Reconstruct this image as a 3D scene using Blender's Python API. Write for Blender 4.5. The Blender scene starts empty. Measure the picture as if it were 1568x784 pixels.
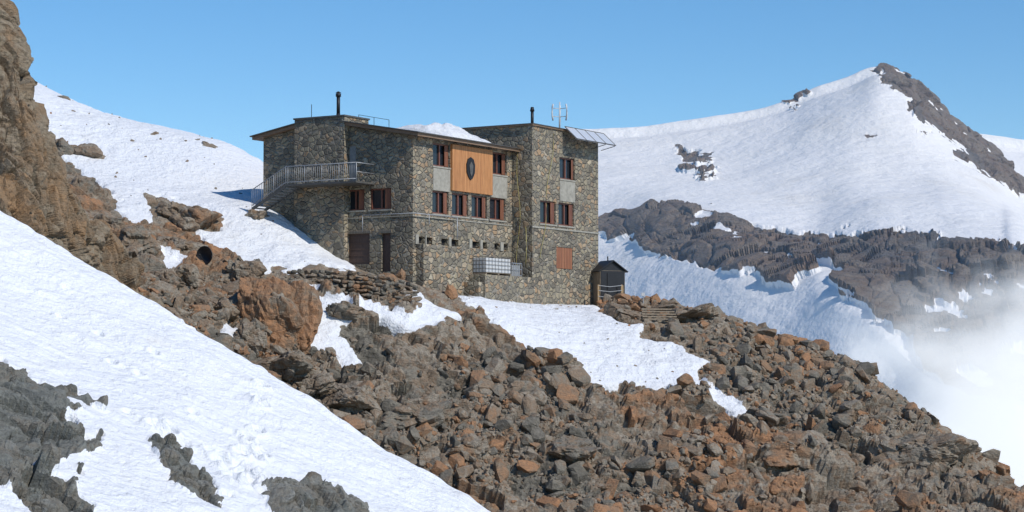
import bpy, bmesh, math, random
import numpy as np
from mathutils import Vector, Matrix
random.seed(7); rng=np.random.default_rng(11)
scene=bpy.context.scene
# ---------------------------------------------------------------- camera model
F=3240.0; PITCH=math.atan(161/3240.0)
FW=np.array([0,math.cos(PITCH),math.sin(PITCH)]); UP=np.array([0,-math.sin(PITCH),math.cos(PITCH)])
def ray(u,v): return FW*F+np.array([1.,0,0])*(u-784)+UP*(392-v)
def P(u,v,d):
    r=ray(u,v); return r*(d/r[1])
def proj(p):
    z=p@FW; y=p@UP
    return 784+F*p[:,0]/z, 392-F*y/z
# ---------------------------------------------------------------- noise
def hraw(i,j,k,seed):
    n=(i.astype(np.int64)*374761393+j.astype(np.int64)*668265263+k.astype(np.int64)*2147483647+seed*1274126177)&0xFFFFFFFF
    n=((n^(n>>13))*1274126177)&0xFFFFFFFF
    n=((n^(n>>16))*2246822519)&0xFFFFFFFF
    return n^(n>>15)
def h3(i,j,k,seed): return (hraw(i,j,k,seed)&0xFFFFFF)/float(0xFFFFFF)
def vn(p,seed=0):
    f=np.floor(p); t=p-f; t=t*t*(3-2*t); i,j,k=f[:,0],f[:,1],f[:,2]
    r=0
    for a in (0,1):
        wa=t[:,0] if a else 1-t[:,0]
        for b in (0,1):
            wb=t[:,1] if b else 1-t[:,1]
            for c in (0,1):
                wc=t[:,2] if c else 1-t[:,2]
                r=r+wa*wb*wc*h3(i+a,j+b,k+c,seed)
    return r*2-1
def fbm(p,o=4,seed=0):
    r=0;a=.5
    for q in range(o):
        r=r+a*vn(p*(2**q)+q*17.3,seed+q); a*=.5
    return r
def worley(p,seed=0):
    f=np.floor(p); n=len(p); fr=p-f
    d1=np.full(n,9.);d2=np.full(n,9.);val=np.zeros(n);rid=np.zeros(n)
    for a in (-1,0,1):
        for b in (-1,0,1):
            for c in (-1,0,1):
                h=hraw(f[:,0]+a,f[:,1]+b,f[:,2]+c,seed)
                x=(h&1023)/1023.;y=((h>>10)&1023)/1023.;z=((h>>20)&1023)/1023.;w=((h*2654435761>>12)&1023)/1023.
                dx=fr[:,0]-a-x;dy=fr[:,1]-b-y;dz=fr[:,2]-c-z
                d=dx*dx+dy*dy+dz*dz
                v=(w-.5)+ .9*((y-.5)*dx*2+(z-.5)*dy*2+(x-.5)*dz*2)
                m=d<d1
                d2=np.where(m,d1,np.minimum(d2,d)); d1=np.where(m,d,d1); val=np.where(m,v,val); rid=np.where(m,w,rid)
    return val,np.sqrt(d2)-np.sqrt(d1),rid
def rockdisp(p,scales,seed=50,aniso=None):
    """blocky faceted displacement"""
    q=p if aniso is None else p@aniso
    q=q+0.25*np.stack([vn(p*.9,seed+91),vn(p*.9,seed+92),vn(p*.9,seed+93)],1)
    r=0;tint=0
    for n,(s,a) in enumerate(scales):
        v,e,rid=worley(q/s,seed+n*7)
        r=r+a*(v-.9*np.clip(.12-e,0,1)/.12*.35)
        tint=tint+rid*(.5 if n<2 else .25)
    return r+ .05*fbm(p*3,3,seed+40), tint/1.5
def inpoly(u,v,poly):
    c=np.zeros(len(u),bool); n=len(poly)
    for i in range(n):
        x1,y1=poly[i];x2,y2=poly[(i+1)%n]
        if y1==y2: continue
        m=((y1>v)!=(y2>v))&(u<(x2-x1)*(v-y1)/(y2-y1)+x1)
        c^=m
    return c
def blur(m,n):
    for _ in range(n):
        m=np.pad(m,1,mode='edge'); m=(m[:-2,1:-1]+m[2:,1:-1]+m[1:-1,:-2]+m[1:-1,2:]+m[1:-1,1:-1])/5
    return m
# ---------------------------------------------------------------- mesh util
def link(o,parent=None):
    scene.collection.objects.link(o)
    if parent: o.parent=parent
    return o
def npmesh(name,V,Fq,mat,smooth=None,attrs=None,parent=None,nper=4):
    me=bpy.data.meshes.new(name)
    V=np.asarray(V,np.float32);Fq=np.asarray(Fq,np.int32)
    me.vertices.add(len(V)); me.vertices.foreach_set('co',V.ravel())
    me.loops.add(Fq.size); me.loops.foreach_set('vertex_index',Fq.ravel())
    me.polygons.add(len(Fq)); me.polygons.foreach_set('loop_start',np.arange(0,Fq.size,nper,dtype=np.int32))
    me.update(calc_edges=True)
    if smooth is not None and len(me.polygons)==len(Fq): me.polygons.foreach_set('use_smooth',np.asarray(smooth,bool))
    for k,a in (attrs or {}).items():
        at=me.attributes.new(k,'FLOAT','POINT'); at.data.foreach_set('value',np.asarray(a,np.float32))
    me.materials.append(mat)
    return link(bpy.data.objects.new(name,me),parent)
def gridfaces(ny,nx,flip=False):
    i=np.arange(ny*nx).reshape(ny,nx)
    f=np.stack([i[:-1,:-1],i[:-1,1:],i[1:,1:],i[1:,:-1]],-1).reshape(-1,4)
    return f[:,::-1] if flip else f
def gridnormals(G):
    du=np.gradient(G,axis=1);dv=np.gradient(G,axis=0)
    n=np.cross(du,dv); n/=np.linalg.norm(n,axis=2,keepdims=True)+1e-9
    return n
def catmull(rows,n):
    """rows: (k,...) control ; returns n samples"""
    k=len(rows); t=np.linspace(0,k-1,n); i=np.minimum(t.astype(int),k-2); f=(t-i)
    f=f.reshape((-1,)+(1,)*(rows.ndim-1))
    g=lambda j: rows[np.clip(j,0,k-1)]
    p0,p1,p2,p3=g(i-1),g(i),g(i+1),g(i+2)
    return .5*(2*p1+(p2-p0)*f+(2*p0-5*p1+4*p2-p3)*f*f+(3*p1-p0-3*p2+p3)*f**3)
def patch(ctrl,ny,nx):
    C=np.array(ctrl,float)
    C=catmull(C,ny); C=np.swapaxes(catmull(np.swapaxes(C,0,1),nx),0,1)
    return C
# ---------------------------------------------------------------- materials
class M:
    def __init__(s,name):
        s.m=bpy.data.materials.new(name); s.m.use_nodes=True; s.t=s.m.node_tree; s.N=s.t.nodes; s.N.clear()
        s.out=s.N.new('ShaderNodeOutputMaterial'); s.b=s.N.new('ShaderNodeBsdfPrincipled'); s.L(s.b.outputs[0],s.out.inputs[0])
        s.tc=s.N.new('ShaderNodeTexCoord')
    def L(s,a,b): s.t.links.new(a,b)
    def n(s,t,**k):
        x=s.N.new(t)
        for a,v in k.items(): setattr(x,a,v)
        return x
    def noise(s,scale,detail=4,rough=.55,vec=None,dist=0):
        x=s.n('ShaderNodeTexNoise'); x.inputs['Scale'].default_value=scale; x.inputs['Detail'].default_value=detail; x.inputs['Roughness'].default_value=rough; x.inputs['Distortion'].default_value=dist
        s.L(vec or s.tc.outputs['Object'],x.inputs['Vector']); return x.outputs['Fac']
    def ramp(s,fac,stops):
        x=s.n('ShaderNodeValToRGB'); e=x.color_ramp.elements
        while len(e)<len(stops): e.new(.5)
        for q,(p,c) in zip(e,stops):
            q.position=p; q.color=(c[0],c[1],c[2],1) if hasattr(c,'__len__') else (c,c,c,1)
        s.L(fac,x.inputs[0]); return x.outputs[0]
    def math(s,op,a,b=None,c=None):
        x=s.n('ShaderNodeMath',operation=op)
        for i,q in enumerate((a,b,c)):
            if q is None: continue
            if isinstance(q,(int,float)): x.inputs[i].default_value=q
            else: s.L(q,x.inputs[i])
        return x.outputs[0]
    def mix(s,fac,a,b,mode='MIX'):
        x=s.n('ShaderNodeMix',data_type='RGBA',blend_type=mode)
        for i,q in ((0,fac),(6,a),(7,b)):
            if isinstance(q,(int,float)): x.inputs[i].default_value=q
            elif isinstance(q,tuple): x.inputs[i].default_value=(*q,1)
            else: s.L(q,x.inputs[i])
        return x.outputs[2]
    def bump(s,h,strength=.5,dist=.1,prev=None):
        x=s.n('ShaderNodeBump'); x.inputs['Strength'].default_value=strength; x.inputs['Distance'].default_value=dist
        s.L(h,x.inputs['Height'])
        if prev is not None: s.L(prev,x.inputs['Normal'])
        return x.outputs[0]
    def attr(s,name): return s.n('ShaderNodeAttribute',attribute_name=name).outputs['Fac']
    def mapping(s,scale=(1,1,1),rot=(0,0,0)):
        x=s.n('ShaderNodeMapping'); x.inputs['Scale'].default_value=scale; x.inputs['Rotation'].default_value=rot
        s.L(s.tc.outputs['Object'],x.inputs['Vector']); return x.outputs[0]
    def setc(s,col=None,rough=.8,normal=None,metal=0,spec=None):
        if col is not None:
            if isinstance(col,tuple): s.b.inputs['Base Color'].default_value=(*col,1)
            else: s.L(col,s.b.inputs['Base Color'])
        s.b.inputs['Roughness'].default_value=rough; s.b.inputs['Metallic'].default_value=metal
        if spec is not None: s.b.inputs['Specular IOR Level'].default_value=spec
        if normal is not None: s.L(normal,s.b.inputs['Normal'])
        return s.m
def simple(name,c,rough=.6,metal=0,var=.25,scale=6,stretch=(1,1,1)):
    m=M(name); v=m.mapping(stretch)
    f=m.noise(scale,5,.6,v)
    col=m.ramp(f,[(.3,tuple(x*(1-var) for x in c)),(.7,tuple(min(1,x*(1+var)) for x in c))])
    return m.setc(col,rough,m.bump(f,.15,.01),metal)
def terrain_mat(name,k=1.0,rocks=None,far=False,snb=.5):
    m=M(name)
    g,br,orr,li=rocks or ((.165,.148,.118),(.285,.195,.125),(.44,.225,.11),(.38,.33,.26))
    t=m.attr('tint')
    n0=m.noise(.11*k,3,.5); n1=m.noise(.4*k,5,.6); n2=m.noise(2.2*k,8,.65,dist=.4); n3=m.noise(9*k,6,.7)
    s=m.math('ADD',m.math('MULTIPLY',t,.5),m.math('MULTIPLY',n2,.5))
    s=m.math('ADD',s,m.math('MULTIPLY',m.math('SUBTRACT',n1,.5),.6))
    s=m.math('ADD',s,m.math('MULTIPLY',m.math('SUBTRACT',n0,.5),.7))
    s=m.math('ADD',s,.03)
    dk=tuple(x*.55 for x in g); lg=tuple(x*1.6 for x in g)
    rock=m.ramp(s,[(.12,dk),(.27,g),(.38,lg),(.47,br),(.57,li),(.65,br),(.80,orr)])
    rock=m.mix(m.ramp(n3,[(.35,0.),(.75,.6)]),rock,dk,'MIX')
    stv=m.n('ShaderNodeMapping'); stv.inputs['Rotation'].default_value=(0,math.radians(-32),math.radians(20)); stv.inputs['Scale'].default_value=(.5,1.2,2.6); m.L(m.tc.outputs['Object'],stv.inputs['Vector'])
    n4=m.noise(2.4*k,6,.65,vec=stv.outputs[0],dist=.6)
    rock=m.mix(m.ramp(n4,[(.34,.4),(.47,0.)]),rock,dk)
    sp=m.ramp(m.noise(22*k,3,.6),[(.6,0.),(.72,.4)])
    rock=m.mix(sp,rock,li)
    sn=m.attr('snow')
    f=m.math('ADD',sn,m.math('MULTIPLY',m.math('SUBTRACT',m.noise(3.2*k,6,.75),.5),.7))
    f=m.ramp(f,[(.47,0.),(.53,1.)])
    dirt=m.noise(.5*k,6,.65)
    snow=m.ramp(dirt,[(.3,(.79,.80,.82)),(.6,(.785,.79,.795)),(.8,(.68,.665,.64))])
    snow=m.mix(m.ramp(m.noise(5*k,4,.7),[(.58,0.),(.80,.35)]),snow,(.55,.53,.50))
    col=m.mix(f,rock,snow)
    m.L(col,m.b.inputs['Base Color']); m.b.inputs['Roughness'].default_value=.85; m.b.inputs['Specular IOR Level'].default_value=.25
    hb=m.math('ADD',m.math('MULTIPLY',n2,.6),m.math('MULTIPLY',n3,.35))
    hb=m.math('ADD',hb,m.math('MULTIPLY',n4,.35))
    nr=m.bump(hb,.9,.3/k)
    hs=m.math('ADD',m.noise(2.6*k,3,.5),m.math('MULTIPLY',m.noise(7*k,4,.65),.6))
    ns=m.bump(hs,snb,.2/k)
    mixn=m.n('ShaderNodeMix',data_type='VECTOR'); m.L(f,mixn.inputs[0]); m.L(nr,mixn.inputs[4]); m.L(ns,mixn.inputs[5])
    m.L(mixn.outputs[1],m.b.inputs['Normal'])
    return m.m
MT=terrain_mat('hill_rock_and_snow',snb=.95)
MF=terrain_mat('foreground_snow_mat',1.25,rocks=((.15,.152,.135),(.22,.195,.155),(.28,.21,.14),(.31,.305,.27)),snb=.8)
MC=terrain_mat('cliff_rock',.8,rocks=((.17,.14,.105),(.28,.20,.125),(.40,.24,.12),(.35,.285,.2)))
MD=terrain_mat('distant_mountain_mat',.02,rocks=((.13,.12,.11),(.24,.18,.135),(.34,.22,.145),(.27,.23,.19)),far=True,snb=.35)

# ---------------------------------------------------------------- hut frame
C0=P(632,437,115.0); YAW=math.radians(58)
B=np.array([math.cos(YAW),math.sin(YAW),0]); A=np.array([-math.sin(YAW),math.cos(YAW),0])
def onX(u,v,X0):
    r=ray(u,v); t=(X0+C0@B)/(r@B); p=t*r-C0; return p@A,p[2]
def onY(u,v,Y0):
    r=ray(u,v); t=(Y0+C0@A)/(r@A); p=t*r-C0; return p@B,p[2]
XT=onY(784,300,0)[0]; YT=onX(815,300,XT)[0]; XE=onY(916,300,YT)[0]
# ---------------------------------------------------------------- main hill (thin plate spline)
ctl=[(632,437,115),(560,425,112),(450,418,112.5),(700,452,113.5),(800,472,117.5),(870,476,121),(915,470,126),(965,467,127),
(527,402,117.4),(450,345,119.3),(403,318,120.5),(400,248,131),(440,411,113.5),(330,400,113),(250,400,110),(200,440,104),
(330,300,123),(200,300,119),(100,260,122),(300,218,137),(200,195,139),(130,165,141),(35,120,144),(-60,60,148),(-200,-20,150),
(500,560,104),(400,500,105),(300,520,100),(784,600,106),(784,690,101),(784,784,96.5),(600,690,99),(500,784,93),(300,700,90),
(1000,540,114),(1000,620,108),(1000,784,98),(1200,600,112),(1200,700,104.5),(1200,784,99),(1400,700,107),(1400,784,101.5),(1568,784,101),
(900,500,116),(600,490,108),(100,600,90),(0,450,98),(0,300,112),(784,1000,88),(300,1000,82),(1300,1000,91)]
pts=[P(*c) for c in ctl]
ridge=[(1050,471,125),(1110,480,124),(1180,511,122),(1260,540,119),(1350,581,116),(1388,622,113.5),(1480,690,108),(1568,745,104),(1700,820,98)]
for c in ridge:
    p=P(*c); pts.append(p); pts.append(p+np.array([2,3,-1.6])); pts.append(p+np.array([8,11,-12]))
for c in [(300,218,137),(200,195,139),(130,165,141),(35,120,144),(-60,60,148)]:
    pts.append(P(*c)+np.array([0,12,-2.5]))
def W(x,y,z): return C0+x*B+y*A+np.array([0,0,z])
pts+= [W(4,3,.2),W(9,3,.0),W(14,2,-.6),W(12,14,3),W(18,8,-.3),W(22,2,-2.5),W(30,0,-14),W(30,14,-8),W(5,9.5,3.2)]
pts=np.array(pts); NPT=len(pts)
def U(r2): return np.where(r2>1e-9,r2*np.log(r2+1e-12)*.5,0)
XY=pts[:,:2]; K=U(((XY[:,None]-XY[None])**2).sum(2))+np.eye(NPT)*2.0
Pm=np.c_[np.ones(NPT),XY]; Lm=np.block([[K,Pm],[Pm.T,np.zeros((3,3))]])
SOL=np.linalg.solve(Lm,np.r_[pts[:,2],0,0,0])
def hgt(xy):
    out=np.empty(len(xy))
    for s in range(0,len(xy),20000):
        q=xy[s:s+20000]; out[s:s+20000]=U(((q[:,None]-XY[None])**2).sum(2))@SOL[:NPT]+SOL[NPT]+q@SOL[NPT+1:]
    return out
def cast(u,v,d0=88.,d1=160.):
    ds=np.arange(d0,d1,.25); r=ray(u,v); p=ds[:,None]*(r/r[1])[None]; h=hgt(p[:,:2]); k=np.where(p[:,2]<h)[0]
    return p[k[0]] if len(k) else P(u,v,130)
STEP=.11
xs=np.arange(-46,42,STEP); ys=np.arange(80,158,STEP)
cx=np.linspace(xs[0],xs[-1],150); cy=np.linspace(ys[0],ys[-1],140)
ax,ay=np.meshgrid(cx,cy); cz=hgt(np.c_[ax.ravel(),ay.ravel()]).reshape(ax.shape)
zz=catmull(cz,len(ys)); zz=catmull(zz.T.copy(),len(xs)).T
gx,gy=np.meshgrid(np.linspace(xs[0],xs[-1],len(xs)),np.linspace(ys[0],ys[-1],len(ys)))
G=np.stack([gx,gy,zz],-1); Nn=gridnormals(G); p=G.reshape(-1,3); Nf=Nn.reshape(-1,3)
rot=np.array(Matrix.Rotation(math.radians(35),3,'Y')@Matrix.Rotation(math.radians(25),3,'Z'))
an=rot@np.diag([.5,1.,1.25])
rd,tint=rockdisp(p,[(3.4,.95),(1.4,.55),(.6,.28),(.28,.12)],50,an)
SN=[[(-300,-300),(1000,-300),(1000,300),(520,300),(405,318),(450,328),(500,372),(545,413),(440,414),(365,408),(345,385),(310,372),(300,350),(345,345),(300,320),(255,305),(215,298),(240,345),(200,345),(165,300),(120,262),(90,240),(70,200),(-300,100)],
[(458,450),(500,458),(540,470),(545,490),(520,500),(540,530),(558,552),(548,572),(520,566),(500,545),(470,538),(456,520),(465,500),(482,490),(470,470)],
[(545,462),(600,472),(625,495),(640,474),(615,458),(635,446),(660,468),(700,478),(708,494),(650,502),(620,508),(590,494),(560,490)],
[(700,458),(760,453),(850,457),(920,475),(975,498),(980,515),(1040,530),(1092,555),(1065,565),(1087,607),(1020,600),(960,592),(900,587),(885,557),(830,552),(790,518),(740,492),(735,475)],
[(1085,592),(1158,640),(1120,642),(1092,622)],[(205,405),(245,425),(215,430)],[(240,385),(290,400),(262,412)],[(340,498),(365,505),(360,522),(342,515)],[(300,455),(335,465),(320,475)]]
u,v=proj(p)
wu=u+14*fbm(p*.5,3,5)+12*fbm(p*2.2,4,6); wv=v+14*fbm(p*.5,3,8)+10*fbm(p*2.2,4,9)
m=np.zeros(len(p),bool)
for q in SN: m|=inpoly(wu,wv,q)
ms=blur(m.astype(float).reshape(gx.shape),3).ravel()
loc=(p-C0); lx=loc@B; ly=loc@A
dh=np.maximum(np.maximum(-lx,lx-XE),np.maximum(YT-ly,ly-10.3))
amp=np.clip((dh-.4)/3.5,.05,1)
amp=amp*(.75+.5*fbm(p*.12,2,77))*np.where(p[:,1]<112,1,.8)
rough=np.clip(.4+2.*fbm(p*.15,2,23),0.2,1.4)
sn=.14*fbm(p*.5,3,20)+rough*(.14*fbm(p*1.7,3,21)+.07*np.abs(fbm(p*4.,2,25)))
disp=rd*amp*(1-ms)+ms*(sn+.10)
pd=p+Nf*disp[:,None]
fm=ms.reshape(gx.shape); fs=((fm[:-1,:-1]+fm[1:,1:])/2>.35).ravel()
hill=npmesh('rocky_hillside',pd,gridfaces(*gx.shape),MT,fs,{'snow':ms,'tint':tint})
HP=pd; HM=ms; HU,HV=u,v

# ---------------------------------------------------------------- rocks
def hull(seed,npt=18):
    r=np.random.default_rng(seed); bm=bmesh.new()
    s=np.array([1,.75,.55])*r.uniform(.7,1.25,3)
    q=r.normal(size=(npt,3)); q/=np.linalg.norm(q,axis=1,keepdims=True); q=np.sign(q)*np.abs(q)**.7*s*.62
    for c in q: bm.verts.new(c)
    res=bmesh.ops.convex_hull(bm,input=bm.verts)
    bmesh.ops.delete(bm,geom=[g for g in res['geom_interior'] if isinstance(g,bmesh.types.BMVert)],context='VERTS')
    bmesh.ops.triangulate(bm,faces=bm.faces); bm.verts.index_update()
    V=np.array([x.co[:] for x in bm.verts]); T=np.array([[x.index for x in f.verts] for f in bm.faces]); bm.free(); return V,T
HULLS=[hull(s,13+(s*5)%17) for s in range(40)]
DIP=np.array(Matrix.Rotation(math.radians(25),3,'Y')@Matrix.Rotation(math.radians(20),3,'X'))
def randrot(r,tilt=1.0):
    return np.array(Matrix.Rotation(r.normal()*.55*tilt,3,'X')@Matrix.Rotation(r.normal()*.55*tilt,3,'Y')@Matrix.Rotation(r.uniform(0,6.28),3,'Z'))
def rocks(name,items,mat,parent=None):
    Vs=[];Ts=[];tt=[];o=0;r=np.random.default_rng(3)
    for (c,s,tv,tilt) in items:
        V,T=HULLS[r.integers(40)]; R=randrot(r,tilt)
        if tilt>=1: R=DIP@R
        s=np.asarray(s); X=((V*s)@R.T)+c
        Vs.append(X);Ts.append(T+o);tt.append(np.full(len(X),tv));o+=len(X)
    V=np.concatenate(Vs);T=np.concatenate(Ts);tt=np.concatenate(tt)
    return npmesh(name,V,T,mat,np.zeros(len(T),bool),{'snow':np.zeros(len(V)),'tint':tt},parent,3)
ok=np.where((HM<.1)&(HU>120)&(HU<1640)&(HV<840)&(HV>200)&(dh>1.0)&(ly<6))[0]
dn=fbm(HP[ok]*.16,3,33)
w=np.clip(.40+2.0*dn,.05,1.5); w*=np.where(HU[ok]>1250,.35,1)*np.clip((125-HP[ok][:,1])/20,.4,1)
w/=w.sum(); sel=rng.choice(ok,16000,replace=False,p=w)
items=[]
for k in sel:
    s=min(.115*(rng.pareto(1.7)+1),1.05); items.append((HP[k]+np.array([0,0,s*.1]),s,.1+rng.random()**1.25*1.05,1))
rocks('scree_boulders',items,MT)
ok2=np.where((HM>.9)&(HU>60)&(HU<1100)&(HV<600)&(HV>130))[0]; sel=rng.choice(ok2,170,replace=False)
rocks('stones_on_snow',[(HP[k],rng.uniform(.07,.2),rng.random(),1) for k in sel],MT)
def ico(sub):
    bm=bmesh.new(); bmesh.ops.create_icosphere(bm,subdivisions=sub,radius=1)
    V=np.array([x.co[:] for x in bm.verts]); T=np.array([[q.index for q in f.verts] for f in bm.faces]); bm.free(); return V,T
ICO={4:ico(4),5:ico(5)}
def boulder(c,s,seed,mat,name='boulder',tint=.5,sub=5):
    r=np.random.default_rng(seed); V,T=ICO[sub]
    pn=r.normal(size=(14,3)); pn/=np.linalg.norm(pn,axis=1,keepdims=True); dd=r.uniform(.62,.95,14)
    cs=V@pn.T; rr=np.where(cs>.05,dd/np.maximum(cs,.05),9).min(1); rr=np.minimum(rr,1.25)
    X=V*rr[:,None]*np.asarray(s)*.5
    R=np.array(Matrix.Rotation(r.uniform(-.3,.3),3,'Y')@Matrix.Rotation(r.uniform(-.3,.3),3,'X')); X=X@R.T+c
    q,tn=rockdisp(X,[(1.1,.24),(.4,.11)],seed+300)
    nv=(X-c)/np.linalg.norm(X-c,axis=1,keepdims=True)
    X=X+nv*q[:,None]*min(1,max(s)*.6)
    return npmesh(name,X,T,mat,np.zeros(len(T),bool),{'snow':np.zeros(len(X)),'tint':tn*.35+tint*.75},None,3)
BL=[(452,492,62,110,1.15),(402,468,85,140,1.1),(425,500,60,90,.8),(372,420,60,60,.35),(272,378,68,44,.3),(262,326,58,34,.45),(302,338,66,36,.8),(285,345,40,26,.2),(122,293,58,46,.35),
(134,234,50,30,.45),(92,228,44,32,.4),(115,232,30,20,.3),(388,331,42,22,.5),(321,224,32,14,.5),(294,216,22,10,.5),(234,206,20,9,.3),(98,152,24,10,.2),(205,372,60,52,.3),(170,345,44,40,.35),(225,410,60,46,.25),(195,395,50,50,.4),
(250,430,60,44,.5),(290,425,50,36,.4),(385,520,60,46,.4),(330,470,60,50,.45),(440,560,90,50,.35),(520,480,60,34,.4),(540,610,100,50,.9),(640,640,110,50,.35),(1200,690,130,60,.75),(1170,640,80,40,.3),(1060,482,80,22,.45),(960,480,70,24,.2),(1010,470,60,14,.2),(1420,690,130,50,.45),(880,690,90,40,.4),(1060,690,100,50,.35),(720,690,70,40,.9),(480,590,60,36,.9)]
for k,(uu,vv,wp,hp,tn) in enumerate(BL):
    c=cast(uu,vv+hp*.28); d=c[1]/F; s=(wp*d*1.05,wp*d*.85,hp*d*1.05)
    c=c+np.array([0,s[1]*.15,s[2]*.22]); boulder(c,s,k+5,MT,tint=tn,sub=5 if wp>50 else 4)

# ---------------------------------------------------------------- foreground snow slope
cr=[(-160,240,64),(0,338,63),(150,428,62),(300,518,61),(450,608,60),(600,700,59),(735,783,58),(900,885,57),(1100,1010,56)]
r0=[P(*c)+np.array([3,8,-8]) for c in cr]; r05=[P(*c)+np.array([.5,1.6,-.9]) for c in cr]
r1=[P(*c) for c in cr]
r2=[P(a-30,b+90+(i<3)*20,c-5.) for i,(a,b,c) in enumerate(cr)]
r3=[P(a-70,b+230,c-12) for a,b,c in cr]
r4=[P(a-120,b+420,c-19) for a,b,c in cr]
r5=[P(a-200,b+800,c-28) for a,b,c in cr]
G=patch([r0,r05,r1,r2,r3,r4,r5],660,700); Nn=gridnormals(G); Nn*=np.sign(Nn[...,2:3]+1e-6)
p=G.reshape(-1,3);Nf=Nn.reshape(-1,3);u,v=proj(p)
RK=[[(-300,530),(0,545),(40,566),(80,592),(140,618),(172,650),(158,672),(135,690),(132,730),(112,745),(150,784),(160,900),(60,860),(60,790),(30,760),(0,740),(-300,760)],
[(228,670),(262,680),(292,700),(322,735),(352,768),(335,780),(290,757),(262,738),(236,702)],
[(395,748),(440,741),(500,750),(560,775),(585,830),(430,830),(405,765)]]
wu=u+14*fbm(p*.8,3,5)+14*fbm(p*3,4,6);wv=v+14*fbm(p*.8,3,8)+14*fbm(p*3,4,9)
m=np.zeros(len(p),bool)
for q in RK: m|=inpoly(wu,wv,q)
m&=~(fbm(np.stack([p[:,0]*.5+p[:,2]*.6,p[:,1]*.5,p[:,2]*1.2],1),4,66)>.3)
ms=1-blur(m.astype(float).reshape(G.shape[:2]),2).ravel()
mw=blur(m.astype(float).reshape(G.shape[:2]),14).ravel()
# slabs whose bedding dips down to the right
rd,tint=rockdisp(p,[(2.6,.6),(1.1,.38),(.45,.17),(.2,.06)],150,np.array(Matrix.Rotation(math.radians(50),3,'Y'))@np.diag([.5,1.,1.5]))
al=p[:,0]*.86-p[:,2]*.5; ac=p[:,0]*.5+p[:,2]*.86   # along / across the crest
q=np.stack([al*.5,p[:,1]*1.0,ac*1.7],1)
sn=.22*fbm(p*.3,3,31)+.11*fbm(q,3,32)+.09*np.abs(fbm(q*2.6,3,34))
def dimple(lst,rad,dep):
    global sn
    for (a,b) in lst:
        k=np.argmin((u-a)**2+(v-b)**2); d2=((p-p[k])**2).sum(1); sn=sn-dep*np.exp(-d2/(rad*rad))+dep*.35*np.exp(-((np.sqrt(d2)-rad*1.7)/(rad*.5))**2)
dimple([(405+random.uniform(-6,6)-k*1.8+(5 if k%2 else -5),575+k*9.5) for k in range(13)],.15,.26)
dimple([(225+k*14+random.uniform(-4,4),640+k*8+random.uniform(-9,9)) for k in range(16)],.18,.26)
dimple([(370+random.uniform(-40,40),690+random.uniform(0,60)) for k in range(22)],.17,.22)
dimple([(random.uniform(20,330),random.uniform(440,640)) for k in range(14)],.13,.12)
k=np.argmin((u-55)**2+(v-500)**2); d2=((p-p[k])**2).sum(1); sn+=.45*np.exp(-d2/.12)
disp=(1-ms)*(rd*.8+.0)+ms*sn+ .10*mw*(1-ms)
pd=p+Nf*disp[:,None]
fm=ms.reshape(G.shape[:2]); fs=((fm[:-1,:-1]+fm[1:,1:])/2>.35).ravel()
npmesh('foreground_snow_slope',pd,gridfaces(*G.shape[:2],flip=True),MF,fs,{'snow':ms,'tint':tint*.75})

# ---------------------------------------------------------------- left rock cliff
cc=[(-160,-120,86),(-60,-40,85),(-8,15,84),(22,90,83),(50,165,82),(76,232,82),(98,285,82.5),(128,335,84),(155,380,86),(190,428,88),(240,480,89)]
k0=[P(*c)+np.array([-3,14,-9]) for c in cc]; k05=[P(*c)+np.array([-.6,2.0,-.5]) for c in cc]; k1=[P(*c) for c in cc]
k2=[P(a-14,b+50,c-2) for a,b,c in cc]; k3=[P(a-40,b+150,c-5) for a,b,c in cc]; k4=[P(a-70,b+330,c-10) for a,b,c in cc]
G=patch([k0,k05,k1,k2,k3,k4],280,560); Nn=gridnormals(G); p=G.reshape(-1,3)
Nn*=np.sign((Nn*np.array([.5,-.8,.3])).sum(2,keepdims=True)+1e-6); Nf=Nn.reshape(-1,3)
rd,tint=rockdisp(p,[(3.0,.95),(1.3,.55),(.55,.26),(.25,.1)],250,np.array(Matrix.Rotation(math.radians(-25),3,'Y'))@np.diag([1.3,1.,.45]))
pd=p+Nf*(rd*.9)[:,None]
npmesh('rock_cliff',pd,gridfaces(*G.shape[:2],flip=True),MC,np.zeros((G.shape[0]-1)*(G.shape[1]-1),bool),{'snow':np.zeros(len(p)),'tint':tint*.7+.25})

# ---------------------------------------------------------------- distant mountain
us=[-600,200,700,917,1000,1060,1130,1200,1250,1300,1345,1390,1415,1450,1490,1530,1568,1700,2100]
def row(vs,ds):
    vx=[a for a,_ in vs];vy=[b for _,b in vs]; dx=[a for a,_ in ds];dy=[b for _,b in ds]
    return [P(a,np.interp(a,vx,vy),np.interp(a,dx,dy)) for a in us]
sky=[(-600,420),(700,225),(917,216),(1000,212),(1060,205),(1130,194),(1200,176),(1250,152),(1300,135),(1345,116),(1390,124),(1415,145),(1450,182),(1490,214),(1530,247),(1568,290),(1700,400),(2100,600)]
R1=row(sky,[(0,2300),(2100,2200)])
R0=[q+np.array([0,90,-22]) for q in R1]; R00=[q+np.array([0,500,-400]) for q in R1]
R15=row([(a,b+ (28 if a<1300 else 22)) for a,b in sky],[(0,2180),(2100,2090)])
R2=row([(-600,520),(700,290),(917,270),(1130,265),(1300,245),(1400,255),(1450,262),(1500,280),(1568,320),(2100,640)],[(0,2040),(917,2000),(1568,1850),(2100,1800)])
R3=row([(-600,600),(917,332),(1000,320),(1100,328),(1190,354),(1250,368),(1350,350),(1420,358),(1500,365),(1568,374),(2100,680)],[(0,1850),(917,1810),(1190,1600),(1350,1500),(1568,1400),(2100,1200)])
R4=row([(-600,640),(917,352),(1000,385),(1100,412),(1200,430),(1250,425),(1300,445),(1350,478),(1420,545),(1568,575),(2100,760)],[(0,1900),(917,1760),(1100,1502),(1250,1372),(1350,1263),(1420,1177),(1568,1087),(2100,900)])
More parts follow.
